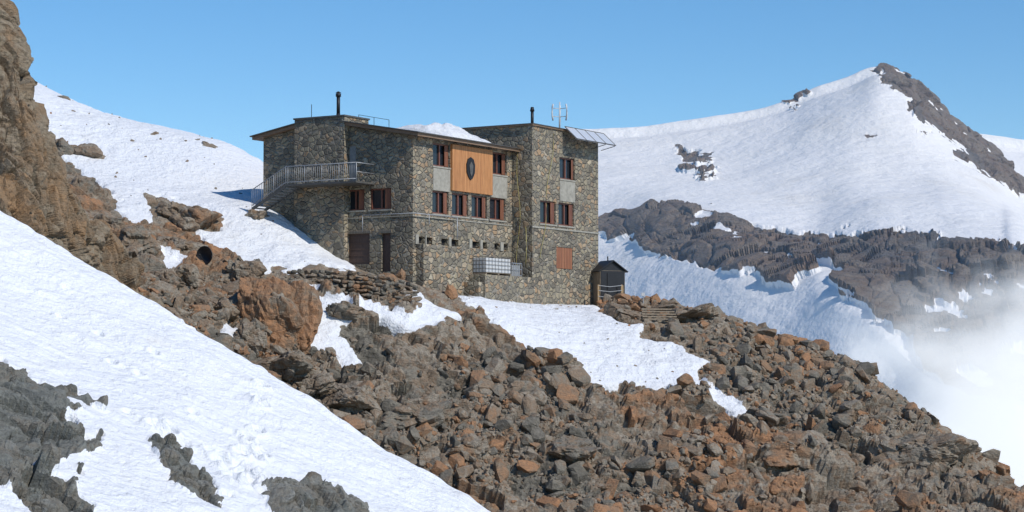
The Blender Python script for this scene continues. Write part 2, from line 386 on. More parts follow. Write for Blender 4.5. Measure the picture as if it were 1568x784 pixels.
R5=row([(-600,700),(917,450),(1100,510),(1300,540),(1420,610),(1568,660),(2100,860)],[(0,1800),(917,1627),(1100,1404),(1300,1247),(1420,1136),(1568,1020),(2100,850)])
R6=row([(-600,900),(917,700),(1568,850),(2100,1000)],[(0,1500),(917,1365),(1568,952),(2100,800)])
R7=row([(-600,1500),(2100,1500)],[(0,900),(2100,700)])
G=patch([R00,R0,R1,R15,R2,R3,R4,R5,R6,R7],580,920); Nn=gridnormals(G); Nn*=np.sign((Nn*np.array([0,-.5,.8])).sum(2,keepdims=True)); p=G.reshape(-1,3);Nf=Nn.reshape(-1,3);u,v=proj(p)
DK=[[(860,336),(940,328),(985,316),(1060,318),(1110,326),(1150,341),(1190,352),(1215,362),(1290,358),(1350,346),(1400,358),(1440,356),(1520,368),(1568,370),(1900,430),(1900,700),(1568,610),(1470,600),(1415,558),(1395,522),(1370,488),(1320,468),(1285,446),(1262,402),(1235,414),(1205,438),(1165,424),(1110,424),(1060,408),(1010,392),(960,366),(860,354)],
[(1335,108),(1350,104),(1388,108),(1412,130),(1425,150),(1452,172),(1492,204),(1535,233),(1585,285),(1568,300),(1520,272),(1490,256),(1455,232),(1480,226),(1440,200),(1410,188),(1385,170),(1400,158),(1370,142),(1375,132),(1350,122)],
[(1030,228),(1060,225),(1100,234),(1090,245),(1050,243)],[(1035,255),(1060,252),(1105,268),(1070,264)],[(1195,158),(1245,146),(1215,168)],[(1415,205),(1432,205),(1425,212)],[(1330,200),(1345,200),(1338,207)]]
pp=p/100.
wu=u+12*fbm(pp*1.1,4,5)+18*fbm(pp*6,5,6);wv=v+9*fbm(pp*1.1,4,8)+18*fbm(pp*6,5,9)
m=np.zeros(len(p),bool)
for q in DK: m|=inpoly(wu,wv,q)
m&=~((fbm(np.stack([pp[:,0]*5+pp[:,2]*4,pp[:,1]*1.5,pp[:,2]*5],1),4,61)>.36)&(v>300))
ms=1-blur(m.astype(float).reshape(G.shape[:2]),1).ravel()
rd,tint=rockdisp(pp,[(.7,.06),(.3,.05),(.13,.022)],350,np.array(Matrix.Rotation(math.radians(-35),3,'Y'))@np.diag([.8,.6,1.1]))
disp=(1-ms)*(rd*100*.9+2)+ms*(9*fbm(pp*.45,3,70)+1.8*fbm(pp*2.2,4,71))
pd=p+Nf*disp[:,None]
fm=ms.reshape(G.shape[:2]); fs=((fm[:-1,:-1]+fm[1:,1:])/2>.35).ravel()
npmesh('distant_mountain',pd,gridfaces(*G.shape[:2],flip=True),MD,fs,{'snow':ms,'tint':tint*.8+.15})
# farther snowy ridge on the right
a1=[P(a,b,3600) for a,b in [(1200,320),(1400,252),(1480,224),(1530,226),(1580,234),(1700,250),(1900,300),(2300,380)]]
G=patch([[q+np.array([0,900,-700]) for q in a1],[q+np.array([0,120,-50]) for q in a1],a1,[q+np.array([-60,-300,-170]) for q in a1],[q+np.array([-150,-900,-800]) for q in a1]],80,300)
p=G.reshape(-1,3); p=p.copy(); p[:,2]+=14*fbm(p/200,4,80)
npmesh('far_snow_ridge',p,gridfaces(80,300,flip=True),MD,np.ones(79*299,bool),{'snow':np.ones(len(p)),'tint':np.zeros(len(p))})
# valley floor
xs2=np.linspace(-15000,15000,160); ys2=np.linspace(-3000,27000,160); gx,gy=np.meshgrid(xs2,ys2)
p=np.c_[gx.ravel(),gy.ravel(),np.zeros(gx.size)]; p[:,2]=-420+90*fbm(p/1500,4,90)
npmesh('valley_ground',p,gridfaces(160,160),MD,np.ones(159*159,bool),{'snow':(fbm(p/400,3,3)>-.1).astype(float),'tint':np.full(len(p),.5)})

# ---------------------------------------------------------------- hut materials
def stone_mat():
    m=M('rubble_masonry'); mp=m.mapping((1,1,1.35))
    nn=m.n('ShaderNodeTexNoise'); nn.inputs['Scale'].default_value=3; m.L(mp,nn.inputs['Vector'])
    sc=m.n('ShaderNodeVectorMath',operation='SCALE'); sc.inputs['Scale'].default_value=.16; m.L(nn.outputs['Color'],sc.inputs[0])
    ad=m.n('ShaderNodeVectorMath',operation='ADD'); m.L(mp,ad.inputs[0]); m.L(sc.outputs[0],ad.inputs[1])
    v1=m.n('ShaderNodeTexVoronoi'); v1.inputs['Scale'].default_value=2.7; m.L(ad.outputs[0],v1.inputs['Vector'])
    v2=m.n('ShaderNodeTexVoronoi',feature='DISTANCE_TO_EDGE'); v2.inputs['Scale'].default_value=2.7; m.L(ad.outputs[0],v2.inputs['Vector'])
    sx=m.n('ShaderNodeSeparateColor'); m.L(v1.outputs['Color'],sx.inputs[0])
    c=m.ramp(sx.outputs[0],[(0.,(.13,.115,.09)),(.25,(.26,.23,.17)),(.5,(.37,.32,.22)),(.68,(.21,.19,.155)),(.82,(.43,.28,.155)),(1.,(.50,.45,.34))])
    n2=m.noise(12,6,.65); c=m.mix(m.ramp(n2,[(.35,0.),(.75,.5)]),c,(.15,.13,.10))
    mort=m.ramp(v2.outputs['Distance'],[(.02,1.),(.075,0.)])
    c=m.mix(mort,c,m.ramp(m.noise(1.2),[(.35,(.40,.37,.31)),(.65,(.17,.155,.13))]))
    big=m.ramp(m.noise(.5,4),[(.3,(.75,.75,.75)),(.7,(1.08,1.05,1.0))]); c=m.mix(1.,c,big,'MULTIPLY')
    h=m.math('ADD',m.ramp(v2.outputs['Distance'],[(.0,0.),(.16,1.)]),m.math('MULTIPLY',n2,.4))
    h=m.math('ADD',h,m.math('MULTIPLY',sx.outputs[1],.5))
    return m.setc(c,.9,m.bump(h,1.,.08))
ST=stone_mat()
CON=simple('concrete',(.31,.29,.24),.85,var=.25,scale=4)
def planks(name,c1,c2,ax='x',w=9.):
    m=M(name); mp=m.mapping((w,w,.5)); f=m.noise(1.0,3,.5,mp); f2=m.noise(4,6,.6,m.mapping((6,6,.6)))
    wv=m.n('ShaderNodeTexWave',wave_type='BANDS',bands_direction='X'); wv.inputs['Scale'].default_value=w/6.28*1.6; wv.inputs['Distortion'].default_value=0
    m.L(m.tc.outputs['Object'],wv.inputs['Vector'])
    c=m.ramp(f,[(.35,c1),(.65,c2)]); c=m.mix(m.ramp(f2,[(.4,0.),(.8,.6)]),c,tuple(x*.5 for x in c1))
    g=m.ramp(wv.outputs['Fac'],[(.0,0.),(.14,1.)]); c=m.mix(g,tuple(x*.3 for x in c1),c)
    return m.setc(c,.6,m.bump(g,.6,.02))
LAR=planks('larch_cladding',(.44,.18,.06),(.64,.30,.11))
RED=simple('red_brown_window_wood',(.17,.065,.042),.5,var=.3,scale=5,stretch=(3,3,.6))
SHU=planks('shutter_boards',(.17,.062,.035),(.26,.10,.05),w=7)
SHO=planks('closed_shutter_boards',(.27,.10,.045),(.38,.16,.075),w=7)
FAS=simple('fascia_wood',(.22,.14,.085),.6,var=.35,scale=3,stretch=(.5,2,8))
ROOF=simple('roof_metal',(.10,.09,.08),.5,.3,var=.25,scale=1.5)
DARK=simple('dark_interior',(.015,.015,.017),.8)
GLS=simple('window_glass',(.02,.024,.03),.08,0,var=.1)
STL=simple('galvanised_steel',(.34,.35,.36),.5,.4,var=.15)
DST=simple('weathered_steel',(.12,.115,.105),.6,.4,var=.2)
BLK=simple('black_metal',(.018,.018,.02),.5,.3)
GRY=simple('grey_door_paint',(.30,.30,.29),.6)
BRN=simple('dark_brown_door',(.085,.05,.037),.6,var=.3,stretch=(4,4,.5))
WHP=simple('white_plastic',(.55,.55,.54),.45,var=.08)
YEL=simple('yellow_hose_rubber',(.36,.30,.10),.5)
WOOD=simple('weathered_wood',(.24,.19,.135),.8,var=.35,scale=4,stretch=(3,3,.6))
PALE=simple('pale_new_wood',(.46,.31,.16),.7,var=.2)
PVG=simple('solar_glass',(.55,.57,.60),.35,.1,var=.06)  # pale base colour carries the bright reflection on the panels
SNM=M('roof_snow'); SNM.setc(SNM.ramp(SNM.noise(3),[(.3,(.8,.81,.83)),(.75,(.66,.65,.63))]),.8,SNM.bump(SNM.noise(5,6,.7),.9,.15)); SNM=SNM.m

def empty(name,locn,yaw=0):
    e=bpy.data.objects.new(name,None); link(e); e.location=locn; e.rotation_euler=(0,0,yaw); return e
hut=empty('stone_mountain_hut',C0,YAW)
def mesh(name,V,Fs,mat,parent,smooth=False):
    me=bpy.data.meshes.new(name); me.from_pydata([tuple(map(float,q)) for q in V],[],[tuple(int(i) for i in f) for f in Fs]); me.materials.append(mat); me.update()
    bm=bmesh.new(); bm.from_mesh(me); bmesh.ops.recalc_face_normals(bm,faces=bm.faces); bm.to_mesh(me); bm.free()
    if smooth: 
        for q in me.polygons: q.use_smooth=True
    return link(bpy.data.objects.new(name,me),parent)
BF=[(0,1,3,2),(4,6,7,5),(0,4,5,1),(2,3,7,6),(0,2,6,4),(1,5,7,3)]
class Acc:
    """accumulate several boxes / tubes into one mesh part"""
    def __init__(s): s.V=[];s.F=[]
    def box(s,x0,x1,y0,y1,z0,z1):
        o=len(s.V)
        for x in (x0,x1):
            for y in (y0,y1):
                for z in (z0,z1): s.V.append((x,y,z))
        s.F+=[tuple(o+i for i in f) for f in BF]; return s
    def tube(s,pts,r=.025,n=8):
        pts=[Vector(q) for q in pts]
        prev=None
        for i,q in enumerate(pts):
            d=(pts[min(i+1,len(pts)-1)]-pts[max(i-1,0)]).normalized()
            a=d.cross(Vector((0,0,1)));  a=a if a.length>.05 else d.cross(Vector((1,0,0))); a.normalize(); b=d.cross(a)
            o=len(s.V)
            rr=r[i] if hasattr(r,'__len__') else r
            for k in range(n):
                t=2*math.pi*k/n; s.V.append(tuple(q+a*rr*math.cos(t)+b*rr*math.sin(t)))
            if prev is not None:
                for k in range(n): s.F.append((prev+k,prev+(k+1)%n,o+(k+1)%n,o+k))
            else: s.F.append(tuple(o+k for k in range(n)))
            prev=o
        s.F.append(tuple(prev+k for k in range(n))); return s
    def poly(s,vs,f):
        o=len(s.V); s.V+=vs; s.F+=[tuple(o+i for i in q) for q in f]; return s
    def done(s,name,mat,parent,smooth=False): return mesh(name,s.V,s.F,mat,parent,smooth)
def mp(face,c,h,d,z):  # face X: plane x=c ; face Y: plane y=c ; d inward
    return (c+d,h,z) if face=='X' else (h,c+d,z)
def fbox(acc,face,c,h0,h1,d0,d1,z0,z1):
    if face=='X': acc.box(c+d0,c+d1,h0,h1,z0,z1)
    else: acc.box(h0,h1,c+d0,c+d1,z0,z1)
def wall(name,face,c,h0,h1,z0,z1,holes,mat=None,dep=.32,extra=None):
    hs=sorted({h0,h1,*[q for o in holes for q in o[:2]]}); zs=sorted({z0,z1,*[q for o in holes for q in o[2:4]]})
    a=Acc()
    for i in range(len(hs)-1):
        for j in range(len(zs)-1):
            hm=(hs[i]+hs[i+1])/2; zm=(zs[j]+zs[j+1])/2
            if any(o[0]<hm<o[1] and o[2]<zm<o[3] for o in holes): continue
            a.poly([mp(face,c,hs[i],0,zs[j]),mp(face,c,hs[i+1],0,zs[j]),mp(face,c,hs[i+1],0,zs[j+1]),mp(face,c,hs[i],0,zs[j+1])],[(0,1,2,3)])
    for o in holes:
        q=[(o[0],o[2]),(o[1],o[2]),(o[1],o[3]),(o[0],o[3])]
        for k in range(4):
            (ha,za),(hb,zb)=q[k],q[(k+1)%4]
            a.poly([mp(face,c,ha,0,za),mp(face,c,hb,0,zb),mp(face,c,hb,dep,zb),mp(face,c,ha,dep,za)],[(0,1,2,3)])
    if extra: a.poly([mp(face,c,h,0,z) for h,z in extra],[tuple(range(len(extra)))])
    return a.done(name,mat or ST,hut)
FR=Acc();GL=Acc();SH=Acc();LI=Acc();DK2=Acc();SC=Acc()
def window(face,c,o,shut=.42,shside=1):
    h0,h1,z0,z1=o; t=.08
    fbox(GL,face,c,h0,h1,.22,.26,z0,z1)
    for a0,a1,b0,b1 in ((h0,h1,z1-t,z1),(h0,h1,z0,z0+t),(h0,h0+t,z0+t,z1-t),(h1-t,h1,z0+t,z1-t)): fbox(FR,face,c,a0,a1,.12,.217,b0,b1)
    hm=(h0+h1)/2; fbox(FR,face,c,hm-.05,hm+.05,.14,.215,z0+t,z1-t)
    if shut>0:
        wdt=(h1-h0)*shut*.5
        if shside>0: fbox(SH,face,c,h1-t-wdt,h1-t-.003,.07,.11,z0+.05,z1-.05)
        else: fbox(SH,face,c,h0+t+.003,h0+t+wdt,.07,.11,z0+.05,z1-.05)
    fbox(LI,face,c,h0-.06,h1+.06,-.05,.115,z0-.09,z0-.003)
def rectY(u0,u1,v0,v1,Y0):
    um=(u0+u1)/2; return [onY(u0,v0,Y0)[0],onY(u1,v0,Y0)[0],onY(um,v1,Y0)[1],onY(um,v0,Y0)[1]]
def rectX(u0,u1,v0,v1,X0):
    um=(u0+u1)/2; return [onX(u1,v0,X0)[0],onX(u0,v0,X0)[0],onX(um,v1,X0)[1],onX(um,v0,X0)[1]]
def level(rs):
    a=sum(r[2] for r in rs)/len(rs);b=sum(r[3] for r in rs)/len(rs)
    for r in rs: r[2],r[3]=a,b
    return rs
ZE=onY(632,207,0)[1]; ZR4=onX(527,192,0)[1]; YA=onX(527,300,0)[0]; YB=onX(450,300,0)[0]; YW=onX(403,300,0)[0]
YRG=6.3; ZRG=ZE+(ZR4-ZE)*YRG/YA; ZL=onX(403,212,0)[1]
# main facade
up=level([rectY(663,689,222,257,0),rectY(752,776,232,266,0)])
lo=level([rectY(662,687,293,328,0),rectY(692,717,296,331,0),rectY(722,746,300,334,0),rectY(750,774,304,337,0)])
vents=level([rectY(a,b,361+ (a-640)*.11,371+(a-640)*.11,0) for a,b in ((640,650),(652,662),(676,686),(690,702),(722,734),(738,746),(757,765),(770,778))])
pan=[up[0][1]+.04,up[1][0]-.04,lo[0][3]+.12,up[0][3]+.05]
cpan=[[r[0],r[1],lo[0][3]+.02,r[2]-.12] for r in up]
wall('front_wall','Y',0,0,XT,-3,ZE,up+lo+vents)
for r in up+lo: window('Y',0,r,shside=1)
for r in vents: fbox(DK2,'Y',0,r[0],r[1],.25,.3,r[2],r[3])
for k in range(4):
    a,b=vents[2*k],vents[2*k+1]
    fbox(LI,'Y',0,a[1]+.02,b[0]-.02,-.07,.02,a[2]-.05,a[3]+.1)
    if k%2==0: fbox(LI,'Y',0,a[0]-.3,a[0]-.02,-.07,.02,a[2]-.05,a[3]+.1)
for r in cpan: fbox(LI,'Y',0,r[0],r[1],-.03,.05,r[2],r[3])
Acc().box(pan[0],pan[1],-.14,.06,pan[2],pan[3]).done('larch_panel',LAR,hut)
ex=(onY(712,258,-.14)[0]+onY(728,258,-.14)[0])/2; ez=onY(720,259,-.14)[1]
a=Acc(); sh=[(-.42,.25),(-.30,.55),(0,.68),(.3,.55),(.42,.25),(.40,-.2),(.2,-.5),(0,-.62),(-.2,-.5),(-.40,-.2)]
a.poly([(ex+x,-.145,ez+z) for x,z in sh]+[(ex+x,-.2,ez+z) for x,z in sh],[tuple(range(10)),tuple(range(10,20))]+[(i,(i+1)%10,10+(i+1)%10,10+i) for i in range(10)])
a.done('emblem_shield',BLK,hut)
a=Acc(); b=[(-.2,.2),(0,.42),(.2,.2),(.12,-.25),(0,-.4),(-.12,-.25)]
a.poly([(ex+x,-.203,ez+z) for x,z in b]+[(ex+x,-.23,ez+z) for x,z in b],[tuple(range(6)),tuple(range(6,12))]+[(i,(i+1)%6,6+(i+1)%6,6+i) for i in range(6)]); a.done('emblem_relief',DST,hut)
# left facade
lw=level([rectX(525,558,290,322,0),rectX(566,599,289,321,0)])
ud=rectX(530,545,222,277,0); gd=rectX(524,566,358,405,0); pdr=rectX(584,598,357,416,0)
lw[0][1]=min(lw[0][1],YA-.02)
wall('left_wall','X',0,0,YW,-3,min(ZE,ZL),lw+[ud,gd,pdr],extra=[(0,min(ZE,ZL)),(0,ZE),(YRG,ZRG),(YW,ZL),(YW,min(ZE,ZL))])
for r in lw: window('X',0,r,shside=-1,shut=.5)
Acc().box(.12,.2,ud[0],ud[1],ud[2],ud[3]).done('upper_door',GRY,hut)
a=Acc(); a.box(.10,.18,gd[0],gd[1],gd[2],gd[3])
for k in range(5): z=gd[2]+(gd[3]-gd[2])*(k+.5)/5; a.box(.07,.097,gd[0]+.05,gd[1]-.05,z-.03,z+.03)
a.done('store_door',BRN,hut); Acc().box(.15,.22,pdr[0],pdr[1],pdr[2],pdr[3]).done('entrance_door',BRN,hut)
Acc().box(-.05,.14,gd[0]-.1,gd[1]+.1,gd[3]+.003,gd[3]+.18).box(-.05,.14,pdr[0]-.1,pdr[1]+.1,pdr[3]+.003,pdr[3]+.18).done('door_lintels',WOOD,hut)
# back / side closure
Acc().poly([(0,YW,-3),(XT,YW,-3),(XT,YW,ZL),(0,YW,ZL)],[(0,1,2,3)]).poly([(XT,0,-3),(XT,YW,-3),(XT,YW,ZL),(XT,YRG,ZRG),(XT,0,ZE)],[(0,1,2,3,4)]).done('rear_walls',ST,hut)
# chimney block
XC=-.4; ya=onX(527,200,XC)[0]; yb=onX(451,200,XC)[0]; zc=onX(500,180,XC)[1]
Acc().box(XC,1.9,ya,yb,-2,zc).done('chimney_block',ST,hut)
Acc().box(XC-.06,1.96,ya-.06,yb+.06,zc+.002,zc+.09).done('chimney_cap',DST,hut)
# roofs
def slab(name,x0,x1,prof,th,mat):
    n=len(prof); a=Acc(); V=[]
    for x in (x0,x1):
        for y,z in prof: V.append((x,y,z))
        for y,z in reversed(prof): V.append((x,y,z+th))
    m=2*n; a.poly(V,[tuple(range(m)),tuple(range(m,2*m))]+[(i,(i+1)%m,m+(i+1)%m,m+i) for i in range(m)])
    return a.done(name,mat,hut)
sl=(ZRG-ZE)/YRG; s2=(ZL-ZRG)/(YW-YRG)
slab('roof_fascia',-.35,XT-.01,[(-.55,ZE-.55*sl+.01),(YRG,ZRG+.01),(YW+.55,ZL+.55*s2+.01)],.17,FAS)
slab('roof_sheet',-.45,XT-.012,[(-.66,ZE-.66*sl+.19),(YRG,ZRG+.19),(YW+.66,ZL+.66*s2+.19)],.06,ROOF)
# snow drift left on the roof
nx,ny=60,40
S_,T_=np.meshgrid(np.linspace(0,1,nx),np.linspace(0,1,ny)); S_=S_.ravel();T_=T_.ravel()
X_=XT-6.2+5.2*S_; Y_=.6+3.8*T_
e=np.maximum(0,np.sin(math.pi*S_))**.4*np.maximum(0,np.sin(math.pi*T_))**.6
lump=fbm(np.c_[X_*1.1,Y_*1.1,X_*0],4,44)
H_=e*np.clip(.62+.5*S_+.9*lump,.05,1.1)*.8
V=np.c_[X_,Y_,ZE+sl*Y_+.24+H_-.03]
mesh('roof_snow_drift',V,[tuple(q) for q in gridfaces(ny,nx)],SNM,hut,True)
# tower
TW=[rectY(857,880,242,275,YT)]; TL=level([rectY(827,851,308,343,YT),rectY(855,879,311,346,YT)]); TS=[rectY(852,877,379,412,YT)]
ZT=onX(815,192,XT)[1]
wall('tower_front_wall','Y',YT,XT,XE,-5,ZT,TW+TL+TS)
for r in TW: window('Y',YT,r,shut=.25)
for r in TL: window('Y',YT,r,shut=.45)
for r in TS:
    fbox(SC,'Y',YT,r[0]+.03,(r[0]+r[1])/2-.01,.02,.07,r[2]+.02,r[3]-.02); fbox(SC,'Y',YT,(r[0]+r[1])/2+.01,r[1]-.03,.02,.07,r[2]+.02,r[3]-.02); fbox(DK2,'Y',YT,r[0],r[1],.2,.25,r[2],r[3])
fbox(LI,'Y',YT,TW[0][0],TW[0][1],-.03,.05,TL[0][3]+.1,TW[0][2]-.12)
YK=3.8
wall('tower_side_wall','X',XT,YT,YK,-5,ZT,[])
Acc().poly([(XE,YT,-5),(XE,9,-5),(XE,9,ZT-1.2),(XE,YK,ZT-1.2),(XE,YK,ZT),(XE,YT,ZT)],[(0,1,2,3,4,5)]).poly([(XT,YK,3),(XE,YK,3),(XE,YK,ZT),(XT,YK,ZT)],[(0,1,2,3)]).poly([(XT,9,-5),(XE,9,-5),(XE,9,ZT-1.2),(XT,9,ZT-1.2)],[(0,1,2,3)]).done('tower_rear_walls',ST,hut)
Acc().box(XT-.10,XE+.10,YT-.10,YK+.10,ZT+.002,ZT+.08).box(XT-.09,XE+.09,YK+.105,9.2,ZT-1.19,ZT-1.1).done('tower_roof_slab',FAS,hut)
Acc().box(XT-.14,XE+.14,YT-.14,YK+.14,ZT+.083,ZT+.13).done('tower_roof_sheet',ROOF,hut)
# string courses
zs=onY(815,347,YT)[1]; Acc().box(XT-.002-.04,XE+.04,YT-.05,YT-.002,zs-.045,zs+.045).done('tower_string_course',CON,hut)
zs2=onY(640,331,0)[1]; Acc().box(-.05,XT-.06,-.045,-.003,zs2-.03,zs2+.02).box(-.045,-.003,0,YA-.1,zs2-.03,zs2+.02).done('string_course',CON,hut)
FR.done('window_frames',RED,hut);GL.done('window_panes',GLS,hut);SH.done('window_shutters',SHU,hut);SC.done('closed_shutters',SHO,hut);LI.done('concrete_trim',CON,hut);DK2.done('dark_openings',DARK,hut)
zl=onY(700,378,-.5)[1]
Acc().box(.3,XT-2.6,-.5,-.003,-3,zl).done('plinth_wall',ST,hut)
a=Acc()
zp=zs2+.12
a.tube([(-.25,3.2,zp),(-.25,-.25,zp),(4.0,-.25,zp)],.025)
a.tube([(-.25,3.2,zp),(-.25,3.2,zp-.9)],.025).tube([(4.0,-.25,zp),(4.0,-.25,zp-1.2)],.03).tube([(1.2,-.25,zp),(1.2,-.25,zp-.6)],.025)
y5=onX(518,340,-.15)[0]; a.tube([(-.12,y5,onX(518,302,-.1)[1]),(-.12,y5,-1)],.05); a.tube([(-.12,y5-.22,onX(518,312,-.1)[1]),(-.12,y5-.22,-1)],.035)
a.done('steel_pipes',STL,hut,True)
# yellow hoses on the tower
a=Acc()
xh=onY(848,210,YT-.08)[0]; z1=onY(848,205,YT)[1]
a.tube([(xh+ (-.12*k)+.15*math.sin(k*.9),YT-.07,z1-k*.62) for k in range(0,13)],.018,6)
a.tube([(XT-.08+.03*math.sin(k),YT*.35+.12*math.sin(k*.7),ZT-.9-k*.62) for k in range(1,14)],.016,6)
a.tube([(XT-.09-.45*math.sin(k*.35),YT*.7-.35*math.sin(k*.35),2.6+1.1*math.cos(k*.35)) for k in range(0,10)],.02,6)
a.done('yellow_hoses',YEL,hut,True)
# landing, stairs and railing
XL0,XL1=-1.75,-.42
yl0=onX(545,277,XL0)[0]; yl1=onX(437,282,XL0)[0]; zlnd=onX(500,279,XL0)[1]
Acc().box(XL0,XL1,yl0,yl1,zlnd-.10,zlnd).box(XL1,-.003,yl0,ya-.01,zlnd-.10,zlnd).done('landing_slab',DST,hut)
ys0=yl1; ys1=onX(385,316,XL0)[0]; zst=onX(385,318,XL0)[1]; ns=9
a=Acc()
for k in range(ns):
    y=ys0+(ys1-ys0)*k/ns; z=zlnd-(zlnd-zst)*(k+1)/ns; a.box(XL0+.05,XL1-.25,y,y+(ys1-ys0)/ns*1.05,z-.05,z)
a.done('stair_treads',STL,hut)
a=Acc()
for x in (XL0,XL1-.2):
    a.poly([(x,ys0,zlnd),(x,ys1,zst),(x,ys1,zst-.2),(x,ys0,zlnd-.2)]+[(x+.04,ys0,zlnd),(x+.04,ys1,zst),(x+.04,ys1,zst-.2),(x+.04,ys0,zlnd-.2)],[(0,1,2,3),(4,5,6,7),(0,1,5,4),(1,2,6,5),(2,3,7,6),(3,0,4,7)])
a.done('stair_stringers',DST,hut)
a=Acc()
L=[(XL0+.03,yl0,zlnd),(XL0+.03,yl1,zlnd),(XL0+.03,ys1,zst)]
for h in (1.0,.12): a.tube([(x,y,z+h) for x,y,z in L],.028,6)
a.tube([(XL0,yl0,zlnd+1),(-.05,yl0,zlnd+1)],.028,6).tube([(XL0,yl0,zlnd+.5),(-.05,yl0,zlnd+.5)],.02,6)
for i in range(34):
    y=yl0+(yl1-yl0)*i/33; a.tube([(XL0+.03,y,zlnd),(XL0+.03,y,zlnd+1)],.028 if i%8==0 else .012,5)
for i in range(18):
    t=i/17; y=ys0+(ys1-ys0)*t; z=zlnd+(zst-zlnd)*t; a.tube([(XL0+.03,y,z),(XL0+.03,y,z+1)],.028 if i%6==0 else .012,5)
a.done('stair_railing',STL,hut,True)
# flues, antennas
a=Acc()
yf=onX(518,180,.3)[0]; zf=onX(518,178,.3)[1]; a.tube([(.3,yf,zf-.3),(.3,yf,zf+.15)],.11,10); zt=onX(518,140,.3)[1]
a.tube([(.3,yf,zf+.15),(.3,yf,zt-.3)],.10,10).tube([(.3,yf,zt-.3),(.3,yf,zt-.12)],[.15,.15],10).tube([(.3,yf,zt-.08),(.3,yf,zt)],[.17,.04],10)
xf,_=onY(815,190,YT+.6); zf=ZT+.1; zt=onY(815,164,YT+.6)[1]
a.tube([(xf,YT+.6,zf),(xf,YT+.6,zt-.25)],.09,10).tube([(xf,YT+.6,zt-.25),(xf,YT+.6,zt)],[.14,.09],10)
a.done('flue_pipes',BLK,hut,True)
a=Acc(); y=onX(477,178,.2)[0]; a.tube([(.2,y,zc),(.2,y,onX(477,160,.2)[1])],.02,5)
zb=ZRG+.2
for k in range(3): a.tube([(XT-7+k*1.5,6.0,zb),(XT-7+k*1.5,6.0,zb+.5)],.018,5)
a.tube([(XT-7,6.0,zb+.5),(XT-4,6.0,zb+.5)],.015,5)
a.done('antenna_mast',BLK,hut)
# vertical-axis wind turbine
xw=onY(857,190,YT+1)[0]; zw1=onY(857,160,YT+1)[1]; yw=YT+1
a=Acc(); a.tube([(xw,yw,ZT+.1),(xw,yw,zw1+.15)],[.06,.04],8)
for k in range(3):
    t=k*2.094+.5; cx_,cy_=math.cos(t)*.5,math.sin(t)*.5
    a.tube([(xw+cx_*.9,yw+cy_*.9,zw1-1.0),(xw+cx_,yw+cy_,zw1-.75),(xw+cx_*1.03,yw+cy_*1.03,zw1-.5),(xw+cx_,yw+cy_,zw1-.2),(xw+cx_*.9,yw+cy_*.9,zw1)],.05,6)
    a.tube([(xw,yw,zw1-.25),(xw+cx_,yw+cy_,zw1-.25)],.022,5).tube([(xw,yw,zw1-.75),(xw+cx_,yw+cy_,zw1-.75)],.022,5)
a.done('wind_turbine',WHP,hut,True)
# solar panels
x0=onY(866,195,YT-.25)[0]; x1=XE+.35; yt,yb2=YT-.2,YT-1.05; zt=onY(866,194,YT-.2)[1]; zb=zt-.78
a=Acc(); fr=Acc(); n=4
for k in range(n):
    a0=x0+(x1-x0)*k/n+.03; a1=x0+(x1-x0)*(k+1)/n-.03
    a.poly([(a0,yt,zt),(a1,yt,zt),(a1,yb2,zb),(a0,yb2,zb),(a0,yt+.03,zt-.03),(a1,yt+.03,zt-.03),(a1,yb2+.03,zb-.03),(a0,yb2+.03,zb-.03)],[(0,1,2,3),(4,5,6,7),(0,1,5,4),(1,2,6,5),(2,3,7,6),(3,0,4,7)])
for k in range(n+1):
    xx=x0+(x1-x0)*k/n; fr.tube([(xx,yt,zt+.01),(xx,yb2,zb+.01)],.022,5); fr.tube([(xx,yb2+.05,zb-.03),(xx,YT-.01,zb-.25)],.022,5)
fr.tube([(x0,yt,zt+.01),(x1,yt,zt+.01)],.025,5).tube([(x0,yb2,zb+.01),(x1,yb2,zb+.01)],.028,5)
a.done('solar_panels',PVG,hut); fr.done('solar_panel_frame',DST,hut)

# ---------------------------------------------------------------- water tanks
tk=empty('water_tank',C0,YAW)
xa=onY(744,400,YT)[0]; xb=onY(783,400,YT)[0]; zt=onY(762,394,YT)[1]; zb=onY(762,421,YT)[1]
y0,y1=YT-.0,YT+1.05
Acc().box(xa+.05,xb-.05,y0+.05,y1,zb+.14,zt-.06).done('tank_body',WHP,tk)
Acc().tube([((xa+xb)/2,(y0+y1)/2,zt-.06),((xa+xb)/2,(y0+y1)/2,zt+.02)],.14,12).done('tank_lid',BLK,tk)
a=Acc()
for k in range(9): x=xa+(xb-xa)*k/8; a.tube([(x,y0,zb+.1),(x,y0,zt)],.012,5)
for k in range(6): y=y0+(y1-y0)*k/5; a.tube([(xa,y,zb+.1),(xa,y,zt)],.012,5); a.tube([(xb,y,zb+.1),(xb,y,zt)],.012,5)
for k in range(5):
    z=zb+.12+(zt-zb-.12)*k/4; a.tube([(xa,y1,z),(xa,y0,z),(xb,y0,z),(xb,y1,z)],.014,5)
a.done('tank_cage',DST,tk)
a=Acc().box(xa,xb,y0,y1,zb+.08,zb+.12)
for k in range(3): x=xa+(xb-xa-.12)*k/2; a.box(x,x+.12,y0,y1,zb-.02,zb+.078)
a.done('tank_pallet',WOOD,tk)
tk2=empty('storage_crate',C0,YAW); xc=xb+.15; xd=min(XT-.1,xb+1.3)
a=Acc(); zt2=zt-.25
for k in range(6): x=xc+(xd-xc)*k/5; a.tube([(x,y0+.1,zb),(x,y0+.1,zt2)],.02,5)
for k in range(3): z=zb+.05+(zt2-zb-.05)*k/2; a.tube([(xc,y1,z),(xc,y0+.1,z),(xd,y0+.1,z),(xd,y1,z)],.02,5)
a.done('crate_frame',STL,tk2); Acc().box(xc+.05,xd-.05,y0+.2,y1-.1,zb,zt2-.1).done('crate_load',GRY,tk2)
